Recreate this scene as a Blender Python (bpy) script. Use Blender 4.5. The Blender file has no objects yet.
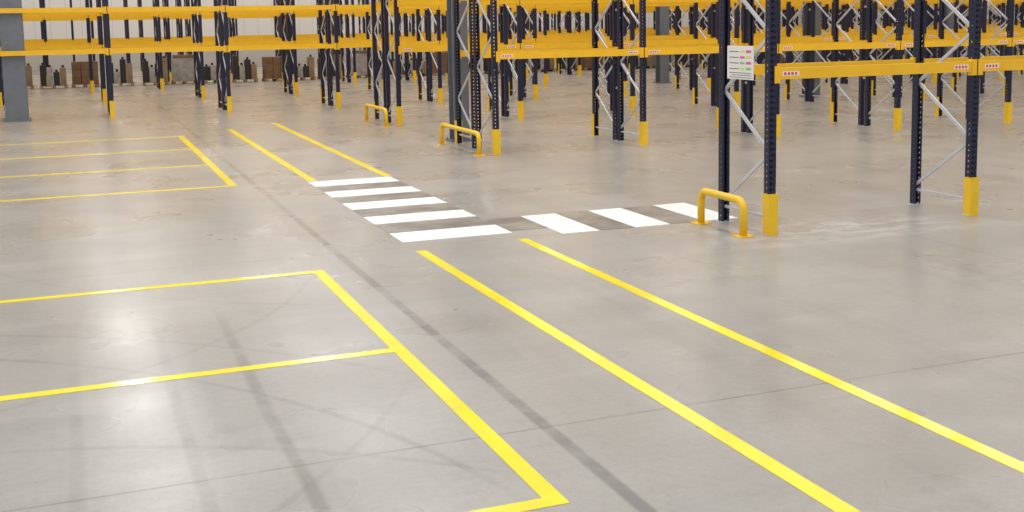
import bpy, math, random
from mathutils import Matrix, Vector
random.seed(4)
scene=bpy.context.scene
# ------------------------------------------------------------------ node helpers
def new_mat(name):
    m=bpy.data.materials.new(name);m.use_nodes=True
    nt=m.node_tree;nt.nodes.clear()
    o=nt.nodes.new('ShaderNodeOutputMaterial');b=nt.nodes.new('ShaderNodeBsdfPrincipled')
    nt.links.new(b.outputs[0],o.inputs[0]);return m,nt,b
class N:
    def __init__(s,nt):
        s.nt=nt;tc=nt.nodes.new('ShaderNodeTexCoord');s.obj=tc.outputs['Object']
        sep=nt.nodes.new('ShaderNodeSeparateXYZ');nt.links.new(s.obj,sep.inputs[0]);s.x,s.y,s.z=sep.outputs
    def put(s,sock,v):
        if hasattr(v,'links'): s.nt.links.new(v,sock)
        else: sock.default_value=v
    def m(s,op,a,b=0.0,c=None):
        n=s.nt.nodes.new('ShaderNodeMath');n.operation=op
        s.put(n.inputs[0],a);s.put(n.inputs[1],b)
        if c is not None:s.put(n.inputs[2],c)
        return n.outputs[0]
    def noise(s,scale,detail=3,rough=.55,vec=None,stretch=None,dist=0):
        n=s.nt.nodes.new('ShaderNodeTexNoise');n.inputs['Scale'].default_value=scale
        n.inputs['Detail'].default_value=detail;n.inputs['Roughness'].default_value=rough
        n.inputs['Distortion'].default_value=dist
        v=vec or s.obj
        if stretch:
            mp=s.nt.nodes.new('ShaderNodeMapping');mp.inputs['Scale'].default_value=stretch
            s.nt.links.new(v,mp.inputs[0]);v=mp.outputs[0]
        s.nt.links.new(v,n.inputs['Vector']);return n.outputs[0]
    def rng(s,v,a,b,c=0.,d=1.,smooth=True):
        n=s.nt.nodes.new('ShaderNodeMapRange');n.interpolation_type='SMOOTHSTEP' if smooth else 'LINEAR'
        s.put(n.inputs[0],v)
        for i,k in enumerate((a,b,c,d)):n.inputs[i+1].default_value=k
        return n.outputs[0]
    def mix(s,f,a,b):
        n=s.nt.nodes.new('ShaderNodeMix');n.data_type='RGBA'
        s.put(n.inputs[0],f)
        for i,v in((6,a),(7,b)):
            if hasattr(v,'links'):s.nt.links.new(v,n.inputs[i])
            else:n.inputs[i].default_value=(*v,1)
        return n.outputs[2]
    def band(s,v,c,w,soft):
        d=s.m('ABSOLUTE',s.m('SUBTRACT',v,c));return s.rng(d,w,w+soft,1,0)
def painted(name,col,rough=.4,var=.15,metal=0.,scale=3.,dark=None):
    m,nt,b=new_mat(name);n=N(nt)
    f=n.rng(n.noise(scale,4),.35,.7)
    d=dark or tuple(c*(1-var) for c in col)
    nt.links.new(n.mix(f,col,d),b.inputs['Base Color'])
    b.inputs['Roughness'].default_value=rough;b.inputs['Metallic'].default_value=metal
    return m
navy=painted('rack_navy_paint',(.009,.012,.045),.42,.3)
beamY=painted('rack_beam_yellow',(.95,.54,.018),.36,.08)
galv=painted('galvanized_steel',(.62,.64,.68),.4,.15,.2)
guardY=painted('guard_yellow_paint',(.92,.58,.02),.38,.10)
colgrey=painted('column_grey_paint',(.17,.19,.22),.5,.15)
lab_w=painted('label_white',(.85,.85,.82),.5,.05)
lab_r=painted('label_red',(.75,.07,.05),.5,.05)
lab_p=painted('sign_magenta',(.75,.12,.38),.5,.05)
lab_y=painted('sign_yellow',(.85,.75,.15),.5,.05)
lab_g=painted('sign_green',(.25,.6,.25),.5,.05)
lab_k=painted('sign_dark_print',(.08,.08,.09),.5,.05)
wood=painted('pallet_wood',(.42,.29,.16),.8,.4,0,6)
carton=painted('carton_brown',(.22,.13,.075),.8,.25,0,2)
carton2=painted('carton_tan',(.32,.23,.15),.8,.25,0,2)
wrap=painted('stretch_wrap_grey',(.42,.41,.41),.3,.4,0,4)
darkg=painted('dark_goods',(.03,.03,.035),.6,.3,0,4)
# ------------------------------------------------------------------ mesh builder
class MB:
    def __init__(s):s.v=[];s.f=[];s.mi=[]
    def box(s,x0,x1,y0,y1,z0,z1,mi=0):
        k=len(s.v)
        s.v+=[(x0,y0,z0),(x1,y0,z0),(x1,y1,z0),(x0,y1,z0),(x0,y0,z1),(x1,y0,z1),(x1,y1,z1),(x0,y1,z1)]
        s.f+=[(k,k+3,k+2,k+1),(k+4,k+5,k+6,k+7),(k,k+1,k+5,k+4),(k+1,k+2,k+6,k+5),(k+2,k+3,k+7,k+6),(k+3,k,k+4,k+7)]
        s.mi+=[mi]*6
    def bar(s,a,b,w,t,mi=0,n=4):
        a=Vector(a);b=Vector(b);d=(b-a).normalized();r=Vector((1,0,0))
        if abs(d.dot(r))>.95:r=Vector((0,1,0))
        u=d.cross(r).normalized();r=u.cross(d).normalized();k=len(s.v)
        for p in(a,b):
            for i,j in((-1,-1),(1,-1),(1,1),(-1,1)):s.v.append(tuple(p+r*(i*t/2)+u*(j*w/2)))
        s.f+=[(k,k+1,k+2,k+3),(k+7,k+6,k+5,k+4)]+[(k+i,k+4+i,k+4+(i+1)%4,k+(i+1)%4) for i in range(4)]
        s.mi+=[mi]*6
    def tube(s,pts,rad,mi=0,n=14,caps=True):
        pts=[Vector(p) for p in pts];k=len(s.v);ref=Vector((1,0,0))
        for i,p in enumerate(pts):
            d=(pts[min(i+1,len(pts)-1)]-pts[max(i-1,0)]).normalized()
            u=d.cross(ref)
            if u.length<.1: u=d.cross(Vector((0,0,1)))
            u.normalize();w=u.cross(d)
            for j in range(n):
                a=2*math.pi*j/n;s.v.append(tuple(p+u*math.cos(a)*rad+w*math.sin(a)*rad))
        for i in range(len(pts)-1):
            for j in range(n):
                s.f.append((k+i*n+j,k+i*n+(j+1)%n,k+(i+1)*n+(j+1)%n,k+(i+1)*n+j));s.mi.append(mi)
        if caps:
            s.f.append(tuple(range(k,k+n)));s.f.append(tuple(range(k+(len(pts)-1)*n,k+len(pts)*n)));s.mi+=[mi]*2
    def obj(s,name,mats,loc=(0,0,0),bevel=0,smooth=False):
        me=bpy.data.meshes.new(name);me.from_pydata(s.v,[],s.f);me.polygons.foreach_set('material_index',s.mi)
        for m in mats:me.materials.append(m)
        if smooth:me.polygons.foreach_set('use_smooth',[True]*len(me.polygons))
        import bmesh
        bm=bmesh.new();bm.from_mesh(me);bmesh.ops.recalc_face_normals(bm,faces=bm.faces);bm.to_mesh(me);bm.free()
        me.update()
        o=bpy.data.objects.new(name,me);o.location=loc;scene.collection.objects.link(o)
        if bevel:
            b=o.modifiers.new('bevel','BEVEL');b.width=bevel;b.segments=2;b.limit_method='ANGLE'
        return o
# ------------------------------------------------------------------ floor
m,nt,b=new_mat('polished_concrete');n=N(nt)
big=n.noise(.22,3,.5);mid=n.noise(1.1,5,.62);fine=n.noise(14,3,.6);spk=n.noise(45,2,.5)
c=n.mix(n.rng(big,.3,.7),(.315,.298,.278),(.385,.370,.350))
c=n.mix(n.rng(mid,.40,.75,0,.42),c,(.255,.235,.21))
c=n.mix(n.rng(fine,.35,.8,0,.3),c,(.22,.205,.19))
c=n.mix(n.rng(spk,.5,.75,0,.2),c,(.5,.48,.46))
st=n.noise(1.0,4,.55,stretch=(2.6,.16,1));c=n.mix(n.rng(st,.48,.8,0,.35),c,(.20,.19,.18))
st2=n.noise(.8,4,.55,stretch=(.15,1.8,1));c=n.mix(n.rng(st2,.5,.8,0,.28),c,(.21,.20,.185))
wob=n.m('MULTIPLY',n.m('SUBTRACT',n.noise(.35,2),.5),.12)
xw=n.m('ADD',n.x,wob)
brk=n.rng(n.noise(2.2,5,.7),.32,.6,.45,1.)
def dark(mask,amt,col=(.095,.09,.09)):
    global c
    c=n.mix(n.m('MULTIPLY',n.m('MULTIPLY',mask,brk),amt),c,col)
dark(n.band(n.x,2.945,.032,.035),.66)
for x0,w,a in((1.22,.02,.48),(.62,.02,.34),(-.1,.02,.18),(6.6,.05,.08)):
    ym=n.rng(n.y,9.5,12.0,1,0) if x0<2 else 1.0
    dark(n.m('MULTIPLY',n.band(xw,x0,w,.05),ym),a)
for cx,cy,r,w,a in((-4.5,4.5,7.0,.015,.28),(-4.2,4.0,8.0,.015,.25),(5.5,17.5,7.2,.015,.15),(-3,14,5.6,.015,.22),(-2,2.0,6.2,.015,.2),(-5,12,8.2,.012,.2)):
    dx=n.m('SUBTRACT',n.x,cx);dy=n.m('SUBTRACT',n.y,cy)
    rr=n.m('SQRT',n.m('ADD',n.m('MULTIPLY',dx,dx),n.m('MULTIPLY',dy,dy)))
    dark(n.m('MULTIPLY',n.band(rr,r,w,.03),n.rng(n.x,2.0,2.6,1,0)),a)
for y0 in(-.5,7.0,13.55,26,35.5,45,54.5): dark(n.band(n.y,y0,.006,.012),.5)
for x0 in(-6.5,9.9,16.9,24,31,38,45,52): dark(n.band(n.x,x0,.006,.012),.45)
pale=n.m('MULTIPLY',n.rng(n.noise(.9,4,.55,stretch=(.5,1.2,1)),.50,.76),.24)
c=n.mix(pale,c,(.56,.55,.54))
dust=n.m('MULTIPLY',n.m('MULTIPLY',n.band(n.y,12.2,.25,.8),n.band(n.x,9.4,.9,1.4)),n.rng(n.noise(2.5,5,.7,stretch=(.6,1.5,1)),.42,.6))
c=n.mix(n.m('MULTIPLY',dust,.35),c,(.72,.72,.72))
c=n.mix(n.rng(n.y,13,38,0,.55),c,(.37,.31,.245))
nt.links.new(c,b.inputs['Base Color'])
nt.links.new(n.rng(n.noise(.5,3,.5),.3,.7,.25,.36),b.inputs['Roughness'])
mb=MB();mb.box(-22,90,-8,88,-.2,0)
mb.obj('floor',[m])
# ------------------------------------------------------------------ floor paint
def floorpaint(name,col,wearcol,wear,rough=.3):
    m,nt,b=new_mat(name);n=N(nt)
    f=n.rng(n.noise(9,5,.75),.54,.72,0,wear)
    cc=n.mix(n.rng(n.noise(1.2,3),.3,.7),col,tuple(k*.86 for k in col))
    nt.links.new(n.mix(f,cc,wearcol),b.inputs['Base Color']);b.inputs['Roughness'].default_value=rough
    return m
lineY=floorpaint('floor_line_yellow',(1.0,.83,.008),(.60,.52,.20),.45,.16)
lineY2=floorpaint('floor_line_yellow_worn',(.93,.75,.04),(.5,.45,.3),.6,.25)
white=floorpaint('crosswalk_white',(.95,.95,.96),(.52,.50,.47),.7,.4)
m,nt,b=new_mat('crosswalk_gap_stain');n=N(nt)
f=n.rng(n.noise(2.2,5,.7),.38,.66)
nt.links.new(n.mix(f,(.165,.15,.135),(.30,.28,.255)),b.inputs['Base Color']);b.inputs['Roughness'].default_value=.34
black=m
def strips(name,rects,mat,z=.003):
    mb=MB()
    for r in rects:mb.box(*r[:4],0,z,r[4] if len(r)>4 else 0)
    return mb.obj(name,mat if isinstance(mat,list) else [mat])
def line(xa,ya,xb,yb,w,mat):
    mb=MB();mb.v=[(xa-w,ya,0),(xa+w,ya,0),(xb+w,yb,0),(xb-w,yb,0),(xa-w,ya,.003),(xa+w,ya,.003),(xb+w,yb,.003),(xb-w,yb,.003)]
    mb.f=[(0,3,2,1),(4,5,6,7),(0,1,5,4),(1,2,6,5),(2,3,7,6),(3,0,4,7)];mb.mi=[0]*6
    mb.obj('walkway_line',[mat])
line(4.01,1,3.92,13.25,.066,lineY);line(5.38,1,5.34,13.4,.064,lineY)
line(3.97,20.1,3.98,31.4,.08,lineY2);line(5.36,20.1,5.40,32.7,.08,lineY2)
w=.062
strips('loading_bay_marking',[(2.52-w,2.52+w,5.86-w,12.62+w)]+[(-9,2.52-w,y-w,y+w) for y in(5.86,9.24,12.62)],lineY)
w=.075
strips('loading_bay_marking',[(2.58-w,2.58+w,20.2-w,30.1+w)]+[(-12,2.58-w,y-w,y+w) for y in(20.2,23.5,26.8,30.1)],lineY2)
cy=(14.2,15.62,17.0,18.35,19.7)
R=[(3.87,5.38,y-.33,y+.33,0) for y in cy]
R+=[(3.87,5.38,a+.33,bb-.33,1) for a,bb in zip(cy,cy[1:])]
R+=[(x,x+.54,13.5,15.0,0) for x in(5.95,7.02,8.10)]
R+=[(5.38,5.95,14.0,15,1),(6.49,7.02,13.5,15.0,1),(7.56,8.10,13.5,15.0,1)]
strips('crosswalk',R,[white,black],.004)
strips('floor_line_dash',[(10.6,11.6,8.3,8.4)],lineY)
# ------------------------------------------------------------------ pallet racks
D=1.2;PW=.115;PD=.10
def post(mb,x,y,H,det,front):
    x0,x1=x-PW/2,x+PW/2
    if det:
        t=.006;yf=y if front>0 else y+PD-t
        for a,bb in((0,.025),(.05,.065),(.09,.115)):mb.box(x0+a,x0+bb,yf,yf+t,0.01,H,0)
        z=.01
        while z<H:
            mb.box(x0+.025,x0+.05,yf,yf+t,z,z+.042,0);mb.box(x0+.065,x0+.09,yf,yf+t,z,z+.042,0);z+=.075
        for xx in(x0,x1-t):
            mb.box(xx,xx+t,y+.006,y+.035,.01,H,0);mb.box(xx,xx+t,y+.055,y+PD-.006,.01,H,0)
            z=.03
            while z<H: mb.box(xx,xx+t,y+.035,y+.055,z,z+.05,0);z+=.075
        mb.box(x0,x0+.03,y+PD-t if front>0 else y,y+PD if front>0 else y+t,.01,H,0)
        mb.box(x1-.03,x1,y+PD-t if front>0 else y,y+PD if front>0 else y+t,.01,H,0)
    else:
        mb.box(x0,x1,y,y+PD,.01,H,0)
    mb.box(x-.10,x+.10,y-.02,y+PD+.03,0,.01,2)
def guard(mb,x,y,front):
    g=.072
    if front>0: mb.box(x-g,x+g,y-.035,y-.010,.0,.54,3);mb.box(x-g,x-.060,y-.010,y+.10,0,.54,3);mb.box(x+.060,x+g,y-.010,y+.10,0,.54,3)
    else: mb.box(x-g,x+g,y+PD+.010,y+PD+.035,.0,.54,3);mb.box(x-g,x-.060,y,y+PD+.010,0,.54,3);mb.box(x+.060,x+g,y,y+PD+.010,0,.54,3)
def beamrow(mb,xs,yc,levels,face,labels):
    for i in range(len(xs)-1):
        a,bb=xs[i]+PW/2,xs[i+1]-PW/2
        for z in levels:
            mb.box(a,bb,yc-.028,yc+.028,z-.072,z+.072,1)
            for xx,s in((a,1),(bb,-1)):
                mb.box(min(xx-s*.045,xx),max(xx-s*.045,xx),yc+face*(-.036)-.006,yc+face*(-.036)+.006,z-.12,z+.10,1)
                mb.box(min(xx,xx+s*.04),max(xx,xx+s*.04),yc-.04,yc+.04,z-.12,z+.10,1)
            if labels and z<3:
                for q in(a+.08,bb-.34):
                    yy=yc-face*.030;mb.box(q,q+.25,min(yy,yc),max(yy,yc),z-.03,z+.03,4)
                    yy=yc-face*.032
                    for k in range(4):mb.box(q+.02+.055*k,q+.055+.055*k,min(yy,yc),max(yy,yc),z-.018,z+.018,5)
def rack(y0,xs,double,H=7.0,det=False,levels=(2.08,3.36,5.0,6.5)):
    mb=MB();x_org=xs[0];xs=[x-x_org for x in xs]
    runs=[(0,D,1)]+([(D+.15,2*D+.15,-1)] if double else [])
    for (ya,yb,aisle) in runs:
        for x in xs:
            post(mb,x,ya,H,det,1);post(mb,x,yb-PD,H,det,-1)
            f,r=ya+PD*.6,yb-PD*.6
            mb.bar((x,f,.22),(x,r,.22),.035,.03,2)
            z=.30;s=1 if aisle>0 else 0
            pts=[]
            while z<H-.2:
                pts.append((x,r if s else f,z));s=1-s;z+=.76
            for p,q in zip(pts,pts[1:]):mb.bar(p,q,.045,.028,2)
            mb.bar((x,f,H-.15),(x,r,H-.15),.035,.03,2)
            if aisle>0:guard(mb,x,ya,1)
            else:guard(mb,x,yb-PD,-1)
        beamrow(mb,xs,ya+.02,levels,1,aisle>0 and y0<35)
        beamrow(mb,xs,yb-.02,levels,-1,False)
    if double:
        for x in xs:
            for z in(1.2,3,5):mb.box(x-.02,x+.02,D,D+.15,z,z+.05,2)
    return mb.obj('pallet_rack',[navy,beamY,galv,guardY,lab_w,lab_r],(x_org,y0,0))
def grid(x0,x1,base=8.35,p=3.58):
    k=math.ceil((x0-base)/p);r=[]
    while base+k*p<=x1:r.append(base+k*p);k+=1
    return r
rack(12.22,grid(8,26,8.33,3.3),False,det=True)
rack(22.3,grid(8,34,8.33,3.50),True,det=True)
rack(29.9,grid(8,42),True)
rack(37.4,grid(-10,50),True)
rack(44.9,grid(-10,56),True)
rack(52.3,grid(-10,62,9.6,2.9),True)
rack(59.8,grid(-10,68,10.6,2.9),True)
rack(67.3,grid(-10,72,9.0,2.9),True)
rack(74.8,grid(-10,78,10.2,2.9),True)
# ------------------------------------------------------------------ end-of-rack hoop barriers
def hoop(x,y0,y1,h=.46,r=.05):
    mb=MB();R=.14;pts=[(0,0,0.01),(0,0,h-R)]
    for i in range(1,8):
        a=math.pi/2*i/8;pts.append((0,R-R*math.cos(a),h-R+R*math.sin(a)))
    L=y1-y0;pts+= [(0,R,h),(0,L-R,h)]
    for i in range(1,8):
        a=math.pi/2*i/8;pts.append((0,L-R+R*math.sin(a),h-R+R*math.cos(a)))
    pts+=[(0,L,h-R),(0,L,.01)]
    mb.tube(pts,r)
    nsm=len(mb.f)
    mb.box(-.11,.11,-.11,.11,0,.012);mb.box(-.11,.11,L-.11,L+.11,0,.012)
    for yy in(0,L):
        for i in(-1,1):
            for j in(-1,1):mb.tube([(i*.08,yy+j*.08,.01),(i*.08,yy+j*.08,.03)],.012,0,8)
    o=mb.obj('rack_end_hoop_barrier',[guardY],(x,y0,0))
    o.data.polygons.foreach_set('use_smooth',[i<nsm for i in range(len(o.data.polygons))])
hoop(7.97,12.32,13.37);hoop(7.95,22.35,24.9);hoop(7.97,29.9,32.1)
# ------------------------------------------------------------------ hanging info sign on rack end
mb=MB();mb.box(0,.012,0,.62,0,.44,0)
for r_ in range(4):
    z=.35-r_*.075
    mb.box(-.002,0,.05,.17,z,z+.035,(1,2,1,3)[r_]);mb.box(-.002,0,.20,.31,z,z+.03,(2,1,3,2)[r_])
    mb.box(-.002,0,.34,.57,z+.008,z+.018,4)
for k in range(3):mb.box(-.002,0,.04,.57-.06*(k%2),.02+k*.03,.028+k*.03,4)
mb.box(.012,.03,.0,.62,.05,.08,4)
mb.obj('rack_information_sign',[lab_w,lab_p,lab_y,lab_g,lab_k],(8.242,12.54,1.99))
# ------------------------------------------------------------------ building columns
def column(x,y,w,H=8.5):
    mb=MB();t=w*.09
    mb.box(-w/2,w/2,-w/2,-w/2+t,0,H);mb.box(-w/2,w/2,w/2-t,w/2,0,H)
    mb.box(-t/2,t/2,-w/2+t,w/2-t,0,H);mb.box(-w/2-.08,w/2+.08,-w/2-.08,w/2+.08,0,.03)
    for i in(-1,1):
        for j in(-1,1):mb.tube([(i*(w/2+.04),j*(w/2+.04),.03),(i*(w/2+.04),j*(w/2+.04),.07)],.02,0,6)
    mb.obj('steel_column',[colgrey],(x,y,0))
column(-1.56,37.92,.64);column(8.55,25.4,.38);column(24.2,33.2,.45);column(24.2,43.9,.45);column(40,43.9,.45)
# ------------------------------------------------------------------ back wall
m,nt,b=new_mat('cladding_panel_wall');n=N(nt)
rib=n.m('PINGPONG',n.x,.5);cc=n.mix(n.rng(rib,.0,.03),(.6,.6,.6),(.86,.84,.82))
cc=n.mix(n.rng(n.z,1.0,1.05),(.6,.58,.55),cc)
nt.links.new(cc,b.inputs['Base Color']);b.inputs['Roughness'].default_value=.6
mb=MB();mb.box(-22,90,84,84.3,0,9);mb.obj('wall_back',[m])
# ------------------------------------------------------------------ pallets with goods
def pallet(mb):
    for i in range(7):mb.box(i*.19-.6,i*.19-.46,-.4,.4,.12,.142,0)
    for i in(-.6,-.07,.46):
        mb.box(i,i+.14,-.4,.4,.0,.02,0)
        for j in(-.4,-.07,.26):mb.box(i,i+.14,j,j+.14,.02,.12,0)
def goods(kind,x,y,rot):
    mb=MB();pallet(mb)
    if kind==0:
        for i in range(3):
            for j in range(2):
                for k in range(3):
                    e=.006+random.random()*.012
                    mb.box(-.58+i*.39+e,-.58+(i+1)*.39-e,-.38+j*.38+e,-.38+(j+1)*.38-e,.142+k*.36,.142+(k+1)*.36-.006,1)
    elif kind==1:
        mb.box(-.57,.57,-.38,.38,.142,1.25,3);mb.box(-.5,.5,-.3,.3,1.25,1.42,1)
    else:
        for i in range(4):
            h=.5+random.random()*.7;mb.box(-.58+i*.29,-.58+(i+1)*.29-.02,-.36,.36,.142,.142+h,(4,3,4,2)[i])
            mb.tube([(-.44+i*.29,0,.142+h),(-.44+i*.29,0,.26+h)],.06,4,8)
    o=mb.obj('pallet_of_goods',[wood,carton,carton2,wrap,darkg],(x,y,0),.01);o.rotation_euler[2]=rot
x=-6.5;i=0
while x<52:
    goods((2,2,1,2,2,0)[i%6],x,57.6+random.random()*.6,random.uniform(-.08,.08));x+=random.choice((1.4,1.45,1.5,1.6));i+=1
# ------------------------------------------------------------------ lights
wd=bpy.data.worlds.new('world');scene.world=wd;wd.use_nodes=True
bg=wd.node_tree.nodes['Background'];bg.inputs[0].default_value=(1,.98,.96,1);bg.inputs[1].default_value=.52
for x in(-7,1.6,8.4,16,24,34,46):
    l=bpy.data.lights.new('strip_lamp','AREA');l.shape='RECTANGLE';l.size=.4;l.size_y=80;l.energy=2100;l.color=(1,.985,.95)
    o=bpy.data.objects.new('strip_lamp',l);o.location=(x,40,10);scene.collection.objects.link(o)
# ------------------------------------------------------------------ camera
yaw,pit,rol=-.3709,.1131,-.0163;h=2.8
Rz=Matrix.Rotation(yaw,3,'Z');fwd=Rz@Vector((0,math.cos(pit),-math.sin(pit)));right=Rz@Vector((1,0,0));up=right.cross(fwd)
r2=right*math.cos(rol)+up*math.sin(rol);u2=-right*math.sin(rol)+up*math.cos(rol)
cam=bpy.data.cameras.new('camera');cam.sensor_width=36;cam.lens=1132.9/1024*36;cam.shift_y=-106/1024;cam.clip_end=300
co=bpy.data.objects.new('camera',cam);M=Matrix((r2,u2,-fwd)).transposed().to_4x4();M.translation=(0,0,h);co.matrix_world=M
scene.collection.objects.link(co);scene.camera=co
scene.view_settings.view_transform='Standard'
